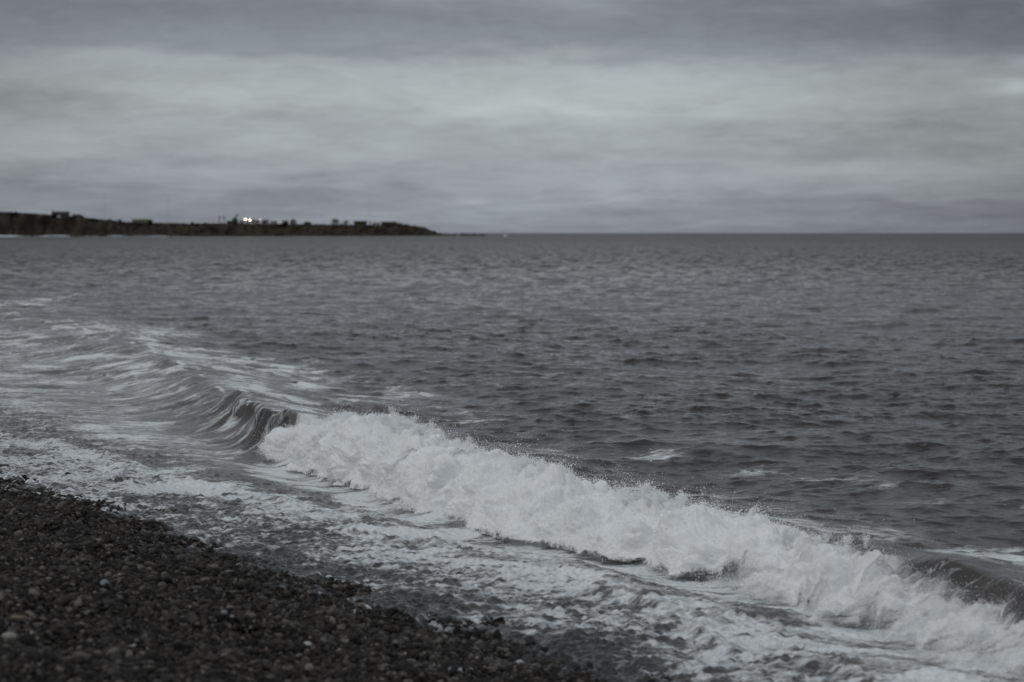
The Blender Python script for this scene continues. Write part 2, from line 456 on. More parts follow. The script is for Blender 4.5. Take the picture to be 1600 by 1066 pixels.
def sea_material():
    m = bpy.data.materials.new("sea_water"); m.use_nodes = True
    nb = NB(m.node_tree); t = m.node_tree; b = t.nodes['Principled BSDF']
    at = lambda n: (lambda d: d)(nb.n('ShaderNodeAttribute', attribute_name=n))
    foam, streak, rough, murk, fine, far, thin = (at(k).outputs['Fac'] for k in ('foam', 'streak', 'rough', 'murk', 'fine', 'far', 'thin'))
    ps = at('ps').outputs['Vector']
    tc = nb.n('ShaderNodeTexCoord').outputs['Object']
    flat = nb.n('ShaderNodeVectorMath', operation='MULTIPLY'); nb.link(tc, flat.inputs[0]); flat.inputs[1].default_value = (1, 1, 0)
    m1 = foam_mask(nb, flat.outputs[0], foam, fine)
    # streaks drawn across the shore direction
    sp = nb.n('ShaderNodeSeparateXYZ'); nb.link(ps, sp.inputs[0])
    wob = nb.noise(nb.comb(nb.m('MULTIPLY', sp.outputs[0], .8), nb.m('MULTIPLY', sp.outputs[1], .8), 0), 1.0, 3, .5)
    sv = nb.comb(nb.m('ADD', nb.m('MULTIPLY', sp.outputs[0], 1.7), nb.m('MULTIPLY', wob, 2.2)), nb.m('MULTIPLY', sp.outputs[1], .42), 4.0)
    sn = nb.noise(sv, 1.6, 5, .55)
    sr = nb.m('SUBTRACT', 1.0, nb.m('MULTIPLY', nb.m('ABSOLUTE', nb.m('SUBTRACT', sn, .5)), 7.0))
    m2 = nb.m('MULTIPLY', nb.ss(nb.noise(flat.outputs[0], 3.2, 4, .6), .36, .56, .15, 1.0), nb.m('MULTIPLY', nb.ss(sr, nb.m('SUBTRACT', 1.0, nb.m('MULTIPLY', streak, .75)), 1.1), nb.ss(streak, .02, .2)))
    mask = nb.m('MAXIMUM', m1, m2, clamp=True)
    mask = nb.m('MULTIPLY', mask, nb.ss(nb.noise(flat.outputs[0], 22.0, 4, .6), .25, .62, .72, 1.0))
    deep = nb.mix(murk, (.036, .031, .032, 1), (.068, .060, .057, 1))
    deep = nb.mix(thin, deep, (.022, .020, .019, 1))          # shallow enough to show the dark shingle under it
    bs = b.inputs
    nb.link(deep, bs['Base Color']); nb.link(rough, bs['Roughness']); bs['IOR'].default_value = 1.33
    rp = nb.noise(flat.outputs[0], 9.0, 4, .6)
    bp = nb.n('ShaderNodeBump'); bp.inputs['Strength'].default_value = .5; bp.inputs['Distance'].default_value = .022
    nb.link(rp, bp.inputs['Height'])
    # slopes of the waves too small or too far for the mesh
    def jit(scale, sx_, sy_):
        q1 = nb.n('ShaderNodeTexNoise'); nb.link(flat.outputs[0], q1.inputs['Vector']); q1.inputs['Scale'].default_value = scale; q1.inputs['Detail'].default_value = 3
        a1_ = nb.n('ShaderNodeVectorMath', operation='SUBTRACT'); nb.link(q1.outputs['Color'], a1_.inputs[0]); a1_.inputs[1].default_value = (.5, .5, .5)
        a2_ = nb.n('ShaderNodeVectorMath', operation='MULTIPLY'); nb.link(a1_.outputs[0], a2_.inputs[0]); a2_.inputs[1].default_value = (sx_, sy_, 0); return a2_.outputs[0]
    def vadd(a_, b_):
        d_ = nb.n('ShaderNodeVectorMath', operation='ADD'); nb.link(a_, d_.inputs[0]); nb.link(b_, d_.inputs[1]); return d_.outputs[0]
    def vsc(a_, f_):
        d_ = nb.n('ShaderNodeVectorMath', operation='SCALE'); nb.link(a_, d_.inputs[0]); nb.put(d_.inputs[3], f_); return d_.outputs[0]
    nn0 = vadd(bp.outputs[0], vsc(jit(1.1, 1.6, 3.2), far))
    nn0 = vadd(nn0, vsc(jit(14.0, .12, .16), nb.m('SUBTRACT', 1.0, nb.m('MULTIPLY', murk, .7))))
    nrmz = nb.n('ShaderNodeVectorMath', operation='NORMALIZE'); nb.link(nn0, nrmz.inputs[0]); nb.link(nrmz.outputs[0], bs['Normal'])
    fo = nb.n('ShaderNodeBsdfPrincipled'); fo.inputs['Base Color'].default_value = (.70, .73, .75, 1); fo.inputs['Roughness'].default_value = .7
    nb.link(nb.mix(thin, (.76, .79, .80, 1), (.64, .665, .68, 1)), fo.inputs['Base Color'])
    fo.inputs['Specular IOR Level'].default_value = .3
    fb = nb.n('ShaderNodeBump'); fb.inputs['Strength'].default_value = .8; fb.inputs['Distance'].default_value = .03
    nb.link(nb.m('ADD', mask, nb.m('MULTIPLY', nb.noise(tc, 30.0, 5, .6), .5)), fb.inputs['Height']); nb.link(fb.outputs[0], fo.inputs['Normal'])
    dk = nb.n('ShaderNodeBsdfDiffuse'); nb.link(deep, dk.inputs[0])
    mdk = nb.n('ShaderNodeMixShader'); nb.link(nb.m('ADD', .10, nb.m('MULTIPLY', far, .34)), mdk.inputs[0]); nb.link(b.outputs[0], mdk.inputs[1]); nb.link(dk.outputs[0], mdk.inputs[2])
    mxs = nb.n('ShaderNodeMixShader'); nb.link(mask, mxs.inputs[0]); nb.link(mdk.outputs[0], mxs.inputs[1]); nb.link(fo.outputs[0], mxs.inputs[2])
    nb.link(mxs.outputs[0], t.nodes['Material Output'].inputs['Surface'])
    return m


M_sea = sea_material()
tag(obj_from("sea", sea_me, M_sea), "grey choppy sea with a small breaker rolling towards the shore", kind='structure')

# the same water beyond the detailed part, out to the horizon all round
bm = bmesh.new(); bmesh.ops.create_circle(bm, cap_ends=True, radius=30000, segments=128)
me = bpy.data.meshes.new("open_water"); bm.to_mesh(me); bm.free()
o = obj_from("open_water", me, material("open_water", (.03, .032, .036), .25, .5)); o.location.z = -3.2
tag(o, kind='structure')

# ------------------------------------------------------------------ beach
bx = np.concatenate([np.arange(-70, -14, 1.0), np.arange(-14, 10, .055), np.arange(10, 40, 1.0)])
by = np.concatenate([np.arange(-40, 4, 1.0), np.arange(4, 30, .055), np.arange(30, 90, 1.0)])
BX, BY = np.meshgrid(bx, by)
BZ = beach_z(BX, BY) - .02
M_beach = mottled("wet_shingle", (.010, .009, .008), (.030, .026, .023), 30, .75, .3, .02)
tag(obj_from("beach", grid_mesh("beach", np.stack([BX, BY, BZ], -1)), M_beach), "dark shingle beach sloping down to the sea", kind='structure')


def pebble_mesh(name, seed, sub=2, angular=0.0):
    bm = bmesh.new(); bmesh.ops.create_icosphere(bm, subdivisions=sub, radius=1.0)
    r = random.Random(seed); off = Vector((r.uniform(-9, 9), r.uniform(-9, 9), r.uniform(-9, 9)))
    pl = [(Vector((r.gauss(0, 1), r.gauss(0, 1), r.gauss(0, 1))).normalized(), r.uniform(.62, .88)) for _ in range(5 + int(angular * 6))]
    for v in bm.verts:
        c = v.co.copy(); k = 1 + .22 * mnoise.noise(c * .8 + off) + .07 * mnoise.noise(c * 2.1 + off)
        c *= k
        for nrm, dd in pl:
            t = c.dot(nrm) - dd
            if t > 0: c -= nrm * t * (.55 + .4 * angular)
        v.co = c
    me = bpy.data.meshes.new(name); bm.to_mesh(me); bm.free()
    me.polygons.foreach_set('use_smooth', [angular < .5] * len(me.polygons))
    return me


def stone_material(name, stops, rough=.62, noise_mix=.25):
    m = bpy.data.materials.new(name); m.use_nodes = True; nb = NB(m.node_tree); b = m.node_tree.nodes['Principled BSDF']
    oi = nb.n('ShaderNodeObjectInfo')
    c = nb.ramp(oi.outputs['Random'], stops, 'LINEAR')
    tc = nb.n('ShaderNodeTexCoord')
    f = nb.noise(tc.outputs['Object'], 1.6, 5, .65, .5)
    hs = nb.n('ShaderNodeHueSaturation'); nb.link(nb.m('ADD', 1 - noise_mix, nb.m('MULTIPLY', f, 2 * noise_mix)), hs.inputs['Value']); nb.link(c, hs.inputs['Color'])
    nb.link(hs.outputs[0], b.inputs['Base Color'])
    b.inputs['Roughness'].default_value = rough; b.inputs['Specular IOR Level'].default_value = .2
    bp = nb.n('ShaderNodeBump'); bp.inputs['Strength'].default_value = .35; bp.inputs['Distance'].default_value = .15
    nb.link(nb.noise(tc.outputs['Object'], 5.0, 4, .6), bp.inputs['Height']); nb.link(bp.outputs[0], b.inputs['Normal'])
    return m


M_peb = stone_material("shingle_stone", [(0, (.0055, .0042, .0036)), (.35, (.013, .0105, .0090)), (.55, (.027, .0222, .019)),
                                         (.72, (.056, .046, .039)), (.86, (.043, .040, .037)), (.95, (.120, .107, .096)), (1.0, (.17, .15, .13))])
hidden = bpy.data.collections.new("pebble_shapes")          # shapes the shingle is made of; not linked to the scene
for i in range(7):
    me = pebble_mesh("pebble_shape", 40 + i, 2, .0 if i % 3 else .5)
    me.materials.append(M_peb)
    ob = bpy.data.objects.new("pebble_shape", me); hidden.objects.link(ob)


def scatter_nodes(name, collection):
    g = bpy.data.node_groups.new(name, 'GeometryNodeTree')
    g.interface.new_socket('Geometry', in_out='INPUT', socket_type='NodeSocketGeometry')
    g.interface.new_socket('Geometry', in_out='OUTPUT', socket_type='NodeSocketGeometry')
    nn, ll = g.nodes, g.links
    i = nn.new('NodeGroupInput'); o_ = nn.new('NodeGroupOutput')
    ci = nn.new('GeometryNodeCollectionInfo'); ci.inputs['Collection'].default_value = collection
    ci.inputs['Separate Children'].default_value = True; ci.inputs['Reset Children'].default_value = True
    ip = nn.new('GeometryNodeInstanceOnPoints'); ip.inputs['Pick Instance'].default_value = True
    def attr(nm, ty):
        a = nn.new('GeometryNodeInputNamedAttribute'); a.data_type = ty; a.inputs['Name'].default_value = nm
        return [s for s in a.outputs if s.enabled and s.name == 'Attribute'][0]
    mp = nn.new('GeometryNodeMeshToPoints')
    ll.new(i.outputs[0], mp.inputs['Mesh']); ll.new(mp.outputs[0], ip.inputs['Points'])
    ll.new(ci.outputs[0], ip.inputs['Instance']); ll.new(attr('kindof', 'INT'), ip.inputs['Instance Index'])
    e2r = nn.new('FunctionNodeEulerToRotation'); ll.new(attr('rot', 'FLOAT_VECTOR'), e2r.inputs[0])
    ll.new(e2r.outputs[0], ip.inputs['Rotation']); ll.new(attr('size', 'FLOAT_VECTOR'), ip.inputs['Scale'])
    ll.new(ip.outputs[0], o_.inputs[0])
    return g


# shingle: where the dry beach and the swash are, denser where it is near
cell = .0195
sx = np.arange(-9.5, 4.0, cell); sy = np.arange(5.0, 27.0, cell)
PX, PY = np.meshgrid(sx, sy); PX = PX.ravel(); PY = PY.ravel()
PX = PX + rng.uniform(-.5, .5, PX.size) * cell * 1.2; PY = PY + rng.uniform(-.5, .5, PY.size) * cell * 1.2
p_, q_ = pq(PX, PY); s_ = q_shore(p_) - q_
keep = (s_ > -1.3) & (s_ < 7.5) & (np.abs(PX) < PY * .27 + .5) & (PY * 1.0 > 6.0)
keep &= rng.random(PX.size) < np.where(s_ < -.6, .35, 1.0)
PX, PY, s_ = PX[keep], PY[keep], s_[keep]
K = PX.size
sz = np.exp(rng.normal(math.log(.0122), .40, K)); sz = np.clip(sz, .006, .036)
big = rng.random(K) < .010; sz[big] *= 1.6
PZ = beach_z(PX, PY) + rng.uniform(-.010, .012, K) + .2 * sz
me = bpy.data.meshes.new("shingle"); me.vertices.add(K)
me.vertices.foreach_set('co', np.stack([PX, PY, PZ], -1).astype(np.float32).ravel())
a = me.attributes.new('rot', 'FLOAT_VECTOR', 'POINT')
a.data.foreach_set('vector', np.stack([rng.normal(0, .6, K), rng.normal(0, .6, K), rng.uniform(0, 6.28, K)], -1).astype(np.float32).ravel())
a = me.attributes.new('size', 'FLOAT_VECTOR', 'POINT')
a.data.foreach_set('vector', np.stack([sz * rng.uniform(1.05, 1.5, K), sz * rng.uniform(.8, 1.05, K), sz * rng.uniform(.65, .95, K)], -1).astype(np.float32).ravel())
a = me.attributes.new('kindof', 'INT', 'POINT'); a.data.foreach_set('value', rng.integers(0, 7, K).astype(np.int32))
sh = obj_from("shingle", me, M_peb)
md = sh.modifiers.new("scatter", 'NODES'); md.node_group = scatter_nodes("scatter_pebbles", hidden)
tag(sh, "dark wet shingle of small rounded pebbles covering the beach", "shingle", kind='stuff')
print("shingle", K, "sea verts", len(sea_me.vertices))


def on_beach(u, v):
    """where the sight line through a pixel meets the beach"""
    dy = 1.0; dxr = (u - 800) / FX; dz = -(v - VH) / FX
    t = np.arange(4.0, 40.0, .004)
    h = CH + dz * t - np.maximum(beach_z(dxr * t, dy * t), 0.0 if u > 9999 else -9)
    i = int(np.argmax(h < 0)); return dxr * t[i], t[i], CH + dz * t[i]


M_pale = stone_material("pale_stone", [(0, (.20, .19, .175)), (.5, (.28, .27, .25)), (1, (.36, .35, .33))], .6, .15)
M_white = stone_material("white_stone", [(0, (.42, .42, .41)), (1, (.46, .46, .45))], .55, .12)
M_blue = stone_material("bluish_stone", [(0, (.21, .23, .26)), (1, (.23, .25, .28))], .55, .15)
M_grey = stone_material("grey_stone", [(0, (.105, .10, .095)), (1, (.13, .125, .115))], .6, .2)
M_green = stone_material("greenish_stone", [(0, (.13, .145, .14)), (1, (.14, .155, .15))], .6, .2)
M_dark = stone_material("dark_rock", [(0, (.007, .007, .007)), (1, (.010, .010, .010))], .6, .2)
M_tan = stone_material("tan_stone", [(0, (.15, .12, .085)), (1, (.17, .14, .10))], .6, .2)
SHAPES = [pebble_mesh("stone_shape", 90 + i, 3, .0 if i < 4 else .8) for i in range(6)]
_stones = {}


def stone(name, u, v, wpx, hpx, mat, label, shape, rz=0.0, cat="pebble", group=None, lift=.25):
    x, y, z = on_beach(u, v); k = y / FX
    key = (shape, mat.name)
    if key not in _stones:
        m2 = SHAPES[shape].copy(); m2.materials.append(mat); _stones[key] = m2
    ob = bpy.data.objects.new(name, _stones[key]); col.objects.link(ob)
    sx_, sz_ = wpx * k / 2 / .88, hpx * k / 2 / .88
    ob.location = (x, y, z + .010 + sz_ * (lift + .25)); ob.scale = (sx_, (sx_ + sz_) / 2, sz_); ob.rotation_euler = (0, random.uniform(-.15, .15), rz)
    tag(ob, label, cat, group)
    return ob


stone("rock", 102, 755, 12, 13, M_dark, "dark angular rock sticking up at the foam's edge on the upper beach", 4, .3, "rock", lift=1.0)
stone("stone", 20, 745, 11, 7, M_dark, "dark rounded stone on the crest of the beach near its upper end", 0, .2, "stone", lift=.5)
stone("stone", 48, 748, 8, 5, M_dark, "small black stone between the crest stone and the angular rock", 1, .8, "stone", lift=.5)
stone("stone", 265, 797, 9, 8, M_dark, "black stone washed by foam where beach meets swash", 5, .5, "stone", lift=.5)
stone("stone", 778, 871, 21, 13, M_dark, "largest dark stone poking out of the white swash", 4, 1.0, "stone", lift=.5)
stone("stone", 796, 936, 21, 8, M_dark, "low dark stone under froth in the thin lower swash", 1, .1, "stone", lift=.6)
stone("stone", 741, 853, 16, 5, M_dark, "flat black stone lying in smooth white foam", 2, .1, "stone", lift=.8)
stone("pebble", 486, 883, 10, 10, M_white, "bright white round pebble alone near the swash edge", 1, .4)
stone("pebble", 8, 1007, 24, 14, M_pale, "large pale oval pebble at the lower left of the beach", 0, .1)
stone("pebble", 159, 921, 13, 11, M_blue, "bluish white pebble sitting just above a grey one", 2, .6)
stone("pebble", 157, 932, 12, 8, M_grey, "smooth grey pebble just below the bluish white one", 3, .2)
stone("pebble", 172, 1032, 20, 14, M_grey, "rounded dull grey pebble near the bottom of the beach", 0, .9)
stone("pebble", 477, 1017, 14, 8, M_white, "white flat oval pebble low on the beach", 2, .1)
stone("pebble", 220, 817, 11, 4, M_white, "thin white sliver of stone high on the beach", 3, .2)
stone("pebble", 355, 901, 11, 8, M_green, "greenish grey chunky pebble in the middle of the beach", 4, .4)
stone("pebble", 347, 966, 11, 7, M_blue, "small bluish flat pebble below the greenish grey one", 3, .4)
stone("pebble", 480, 1056, 13, 13, M_pale, "pale round pebble at the very bottom of the beach", 1, .4)
stone("pebble", 183, 906, 6, 5, M_white, "tiny bright white chip right of the bluish pebble", 4, .4)
stone("pebble", 41, 998, 11, 5, M_pale, "pale flat pebble right above the large oval one", 2, -.3)
stone("pebble", 25, 975, 28, 8, M_tan, "long tan cobble with a flat top near the left edge", 3, .1)
stone("pebble", 145, 795, 8, 6, M_pale, "pale blunt pebble on the upper beach", 1, .4)
stone("pebble", 190, 895, 6, 6, M_pale, "little pale pebble above the bright white chip", 0, .4)
rnd = random.Random(21); cnt = 0
while cnt < 130:
    u, v = rnd.uniform(0, 880), rnd.uniform(765, 1064)
    if v < 775 + .30 * max(0, u) + 8: continue
    if math.hypot(u - 159, v - 921) < 30 or math.hypot(u - 486, v - 883) < 25: continue
    w_ = rnd.uniform(2.5, 5.0) * (1 + (v - 760) / 450)
    stone("pebble", u, v, w_, w_ * rnd.uniform(.5, .85), rnd.choice([M_pale, M_grey, M_grey, M_tan, M_pale, M_green] + ([M_white] if cnt % 4 == 0 else [])),
          "small light pebble, one of many specks scattered through the dark shingle", rnd.randrange(4), rnd.uniform(0, 3), "pebble", "light pebbles scattered through the dark shingle")
    cnt += 1

# ------------------------------------------------------------------ broken part of the wave
def foam_material(name, col_, alpha=False):
    m = bpy.data.materials.new(name); m.use_nodes = True; nb = NB(m.node_tree); t = m.node_tree
    t.nodes.remove(t.nodes['Principled BSDF'])
    df = nb.n('ShaderNodeBsdfDiffuse'); df.inputs[0].default_value = (*col_, 1)
    tr = nb.n('ShaderNodeBsdfTranslucent'); tr.inputs[0].default_value = (*col_, 1)
    mx_ = nb.n('ShaderNodeMixShader'); mx_.inputs[0].default_value = .12
    nb.link(df.outputs[0], mx_.inputs[1]); nb.link(tr.outputs[0], mx_.inputs[2]); out = mx_.outputs[0]
    if alpha:
        tc = nb.n('ShaderNodeTexCoord').outputs['Object']
        bp = nb.n('ShaderNodeBump'); bp.inputs['Strength'].default_value = .25; bp.inputs['Distance'].default_value = .015
        nb.link(nb.noise(tc, 26.0, 6, .65), bp.inputs['Height']); nb.link(bp.outputs[0], df.inputs['Normal'])
        at = nb.n('ShaderNodeAttribute', attribute_name='dense').outputs['Fac']
        ph = nb.n('ShaderNodeAttribute', attribute_name='ps').outputs['Vector']
        sp = nb.n('ShaderNodeSeparateXYZ'); nb.link(ph, sp.inputs[0])
        st = nb.noise(nb.comb(nb.m('MULTIPLY', sp.outputs[0], 7.0), nb.m('MULTIPLY', sp.outputs[1], 1.8), 0), 1.0, 5, .6, .8)
        fi = nb.noise(tc, 16.0, 6, .7)
        mist = nb.n('ShaderNodeAttribute', attribute_name='mist').outputs['Fac']
        val = nb.m('ADD', nb.m('MULTIPLY', st, nb.m('ADD', .40, nb.m('MULTIPLY', mist, .40))), nb.m('MULTIPLY', fi, nb.m('SUBTRACT', .60, nb.m('MULTIPLY', mist, .40))))
        th = nb.m('SUBTRACT', .95, nb.m('MULTIPLY', at, 1.0))
        sf = nb.m('ADD', 1.0, nb.m('MULTIPLY', mist, 1.3))
        al = nb.ss(nb.m('DIVIDE', nb.m('SUBTRACT', val, th), sf), -.12, .15)
        tp = nb.n('ShaderNodeBsdfTransparent'); m3 = nb.n('ShaderNodeMixShader')
        nb.link(al, m3.inputs[0]); nb.link(tp.outputs[0], m3.inputs[1]); nb.link(out, m3.inputs[2]); out = m3.outputs[0]
    nb.link(out, t.nodes['Material Output'].inputs['Surface'])
    return m


M_foam = foam_material("whitewater", (.91, .92, .925), True)
M_spray = foam_material("spray", (.92, .93, .935))

P0, P1 = 8.6, 23.9
NPa, NPh = 1500, 230
pv = np.linspace(P0, P1, NPa)[:, None]; ph = np.linspace(0, 1, NPh)[None]
pv = pv + 0 * ph; ph = ph + 0 * pv


def whitewater(pv, ph):
    qc = q_crest(pv)
    toe = np.interp(pv, [8, 10, 12, 13.3, 16, 19, 21.4, 22.8, 23.9], [-1.4, -1.28, -1.15, -.95, -.95, -.78, -.66, -.5, -.3])
    toe = toe + .10 * n2(pv, pv * 0, 1.3, 31) + .05 * n2(pv, pv * 0, .4, 33)
    top = np.interp(pv, [8, 10, 11, 12, 13.5, 14.3, 15.3, 17.6, 20.3, 21.5, 22.2, 22.8, 23.3, 23.9], [.14, .16, .21, .27, .27, .26, .29, .42, .52, .50, .43, .30, .13, .0])
    top = top * (1 + .07 * n2(pv, pv * 0, .9, 35) + .06 * n2(pv, pv * 0, .35, 36))
    back = np.interp(pv, [8, 12, 13.5, 23], [.0, .05, .35, .35])
    crest_s = np.interp(pv, [8, 12, 13.5, 20, 23, 23.9], [-.32, -.25, -.12, -.12, -.20, -.15])
    # front 0..0.72 from toe to crest, then down behind
    a_ = np.clip(ph / .72, 0, 1); b_ = np.clip((ph - .72) / .28, 0, 1)
    s = toe + (crest_s - toe) * (a_ ** 1.25 * .75 + .25 * a_) + (back + .25) * b_
    bulge = np.sin(a_ * math.pi / 2) ** .85
    z = -.06 + (top + .06) * bulge * (1 - b_ ** 1.6 * .9)
    # puffy overhang near the crest
    s = s - .10 * np.sin(np.clip(a_, 0, 1) * math.pi) ** 2
    x, y = xy(pv, qc + s)
    bz = beach_z(x, y)
    return np.stack([x, y, np.maximum(z, bz - .02)], -1), s


WP, ws = whitewater(pv, ph)
du = np.gradient(WP, axis=0); dv = np.gradient(WP, axis=1)
nr = np.cross(du, dv); nr /= np.linalg.norm(nr, axis=-1, keepdims=True) + 1e-9
if nr[..., 2].mean() < 0: nr = -nr
env = (np.sin(np.clip(ph, 0, 1) * math.pi * .9 + .15)) ** .6
env = np.clip(env, .15, 1)
D = (.045 * (np.abs(n3(WP, .95, 5)) - .7) + .060 * (np.abs(n3(WP, .50, 1)) - .7) + .022 * (np.abs(n3(WP, .24, 9)) - .7) + .010 * (np.abs(n3(WP, .12, 17)) - .7)
     + .005 * n3(WP, .065, 23) + .003 * n3(WP, .035, 29))
tips = np.exp(-((ph - .70) / .12) ** 2)
D = D + tips * .018 * np.maximum(n3(WP, .16, 41), 0)
WQ = WP + nr * (D * env)[..., None]
dense = np.interp(pv, [8, 10, 11.5, 12.6, 13.6, 22.5, 23.5, 23.9], [.46, .47, .55, .68, 1.02, 1.1, .85, .4])
dense = dense - .20 * sstep(ph, .25, .0) - .40 * sstep(ph, .08, .0) - .12 * (np.abs(n3(WP, .8, 77)) < .35) * sstep(ph, .6, .2) - np.where(pv < 12.8, .35 * sstep(ph, .5, .75), 0) - .5 * sstep(ph, .94, 1.0)
dense = dense - .35 * np.exp(-((pv - 13.0) / .5) ** 2) * sstep(ph, .55, .2)
ww = obj_from("whitewater", grid_mesh("whitewater", WQ, dict(dense=dense, mist=sstep(pv, 13.4, 11.8), ps=np.stack([pv, ph, ws], -1))), M_foam)
tag(ww, "churning white foam of the breaking wave rolling onto the shingle", "surf", kind='stuff')


def droplets(name, pts, rad, mat, label):
    me = bpy.data.meshes.new(name); me.vertices.add(len(pts))
    me.vertices.foreach_set('co', pts.astype(np.float32).ravel())
    a = me.attributes.new('rad', 'FLOAT', 'POINT'); a.data.foreach_set('value', rad.astype(np.float32))
    ob = obj_from(name, me, mat)
    g = bpy.data.node_groups.new("droplets", 'GeometryNodeTree')
    g.interface.new_socket('Geometry', in_out='INPUT', socket_type='NodeSocketGeometry')
    g.interface.new_socket('Geometry', in_out='OUTPUT', socket_type='NodeSocketGeometry')
    i = g.nodes.new('NodeGroupInput'); o_ = g.nodes.new('NodeGroupOutput')
    mp = g.nodes.new('GeometryNodeMeshToPoints'); na = g.nodes.new('GeometryNodeInputNamedAttribute')
    na.data_type = 'FLOAT'; na.inputs['Name'].default_value = 'rad'
    sm = g.nodes.new('GeometryNodeSetMaterial'); sm.inputs['Material'].default_value = mat
    g.links.new(i.outputs[0], mp.inputs['Mesh'])
    g.links.new([s for s in na.outputs if s.enabled and s.name == 'Attribute'][0], mp.inputs['Radius'])
    g.links.new(mp.outputs[0], sm.inputs[0]); g.links.new(sm.outputs[0], o_.inputs[0])
    md = ob.modifiers.new("points", 'NODES'); md.node_group = g
    tag(ob, label, "spray", kind='stuff')
    return ob


# froth thrown off the surface of the whitewater
M = 240000
ii = rng.integers(0, NPa, M); jj = np.minimum((rng.beta(1.6, 1.5, M) * NPh * .97).astype(int), NPh - 1)
base_p = WQ[ii, jj]; nn_ = nr[ii, jj]
pe = pv[ii, jj]; pf = ph[ii, jj]
lift = rng.exponential(1, M) * (.010 + .022 * np.exp(-((pf - .7) / .16) ** 2) + .012 * np.exp(-((pf - .05) / .1) ** 2))
lift *= np.clip(1 + .9 * n3(base_p, .35, 51), .2, 3)
pts = base_p + nn_ * lift[:, None] + rng.normal(0, .008, (M, 3))
rad = np.clip(rng.lognormal(math.log(.0019), .5, M), .0008, .007)
rad *= np.interp(pe, [8.6, 12.5, 14], [.5, .6, 1.0])
low = rng.random(M) < np.interp(pe, [8.6, 12, 13, 24], [.4, .4, 1, 1])
pts, rad = pts[low], rad[low]
# plumes and strands flung above the crest
PL = []
r2 = random.Random(3)
cl_ = [(r2.uniform(13, 22.6), r2.uniform(.02, .09)) for _ in range(150)] + [(r2.uniform(18, 22.5), r2.uniform(.05, .14)) for _ in range(60)]
for px_, hh in [(14.95, .20), (14.8, .17), (15.15, .15), (15.3, .12), (12.45, .10), (12.3, .12), (20.3, .16), (20.0, .15), (19.6, .14), (20.8, .12), (16.7, .12), (17.1, .13)]:
    cl_ += [(px_ + r2.uniform(-.12, .12), hh * r2.uniform(.7, 1.1)) for _ in range(5)]
for (pc, hh) in cl_:
    i0 = int((pc - P0) / (P1 - P0) * (NPa - 1)); j0 = int(NPh * r2.uniform(.60, .76))
    c = WQ[min(i0, NPa - 1), j0]
    n_ = int(420 * hh / .08); t = rng.random(n_) ** .8; sw = rng.normal(0, 1, 3)
    dirv = np.array([AX * r2.uniform(-.8, .8) + NX * r2.uniform(-.5, .25), AY * r2.uniform(-.8, .8) + NY * r2.uniform(-.5, .25), 1.0])
    strand = c + np.outer(t, dirv) * hh - np.outer(t ** 2.2, (0, 0, 1)) * hh * .25 + np.outer(np.sin(t * r2.uniform(3, 9)) , sw) * .012
    PL.append((strand + rng.normal(0, 1, (n_, 3)) * (.004 + .018 * t[:, None]), np.clip(rng.lognormal(math.log(.0018), .45, n_), .0008, .006)))
# loose single drops well clear of the wave
n_ = 9000
pl = rng.uniform(12.2, 23.6, n_); pl = pl[n2(pl, pl * 0, .5, 61) + .5 * n2(pl, pl * 0, .2, 63) > .5]; n_ = len(pl); xk, yk = xy(pl, q_crest(pl) + rng.normal(-.1, .35, n_))
topz = np.interp(pl, [12, 14, 16, 18, 20, 22, 23.6], [.24, .30, .40, .50, .57, .5, .2])
PL.append((np.stack([xk, yk, topz - .06 + rng.exponential(.05, n_)], -1), np.clip(rng.lognormal(math.log(.0021), .4, n_), .001, .005)))
n_ = 2500                                                    # drops skipping ahead of the toe
pl = rng.uniform(12.5, 23.8, n_); xk, yk = xy(pl, q_crest(pl) - np.interp(pl, [12, 16, 19, 22.8, 24], [1.05, .95, .75, .5, .3]) - rng.exponential(.16, n_))
PL.append((np.stack([xk, yk, np.abs(rng.normal(0, .05, n_)) + .03], -1), np.clip(rng.lognormal(math.log(.0018), .4, n_), .001, .004)))
pts = np.concatenate([pts] + [a_ for a_, _ in PL]); rad = np.concatenate([rad] + [b_ for _, b_ in PL])
droplets("spray", pts, rad, M_spray, "fine white droplets thrown up by the breaking wave")

# ------------------------------------------------------------------ headland
HB = np.array([(-700, 1290), (-100, 1420), (0, 1450), (300, 1640), (560, 1830), (680, 1960), (700, 1990)], float)     # column -> distance of the shore
HT = np.array([(-700, 318), (-100, 329), (0, 331), (20, 331.5), (50, 334), (90, 336.5), (130, 340), (165, 344), (200, 347), (240, 348.5), (300, 349.5), (330, 349), (430, 350), (500, 351),
               (560, 352), (620, 352), (645, 352.6), (662, 355.5), (672, 359.5), (681, 363.3), (690, 366)], float)
hu = np.arange(-700, 692, 1.5)


def head_top(u, back=12.0):
    """a point on the bluff's top, metres behind its edge"""
    d = np.interp(u, HB[:, 0], HB[:, 1]); v = np.interp(u, HT[:, 0], HT[:, 1])
    dd = d + 26 + back
    return (u - 800) / FX * dd, dd, CH + (VH - v) * (d + 26) / FX


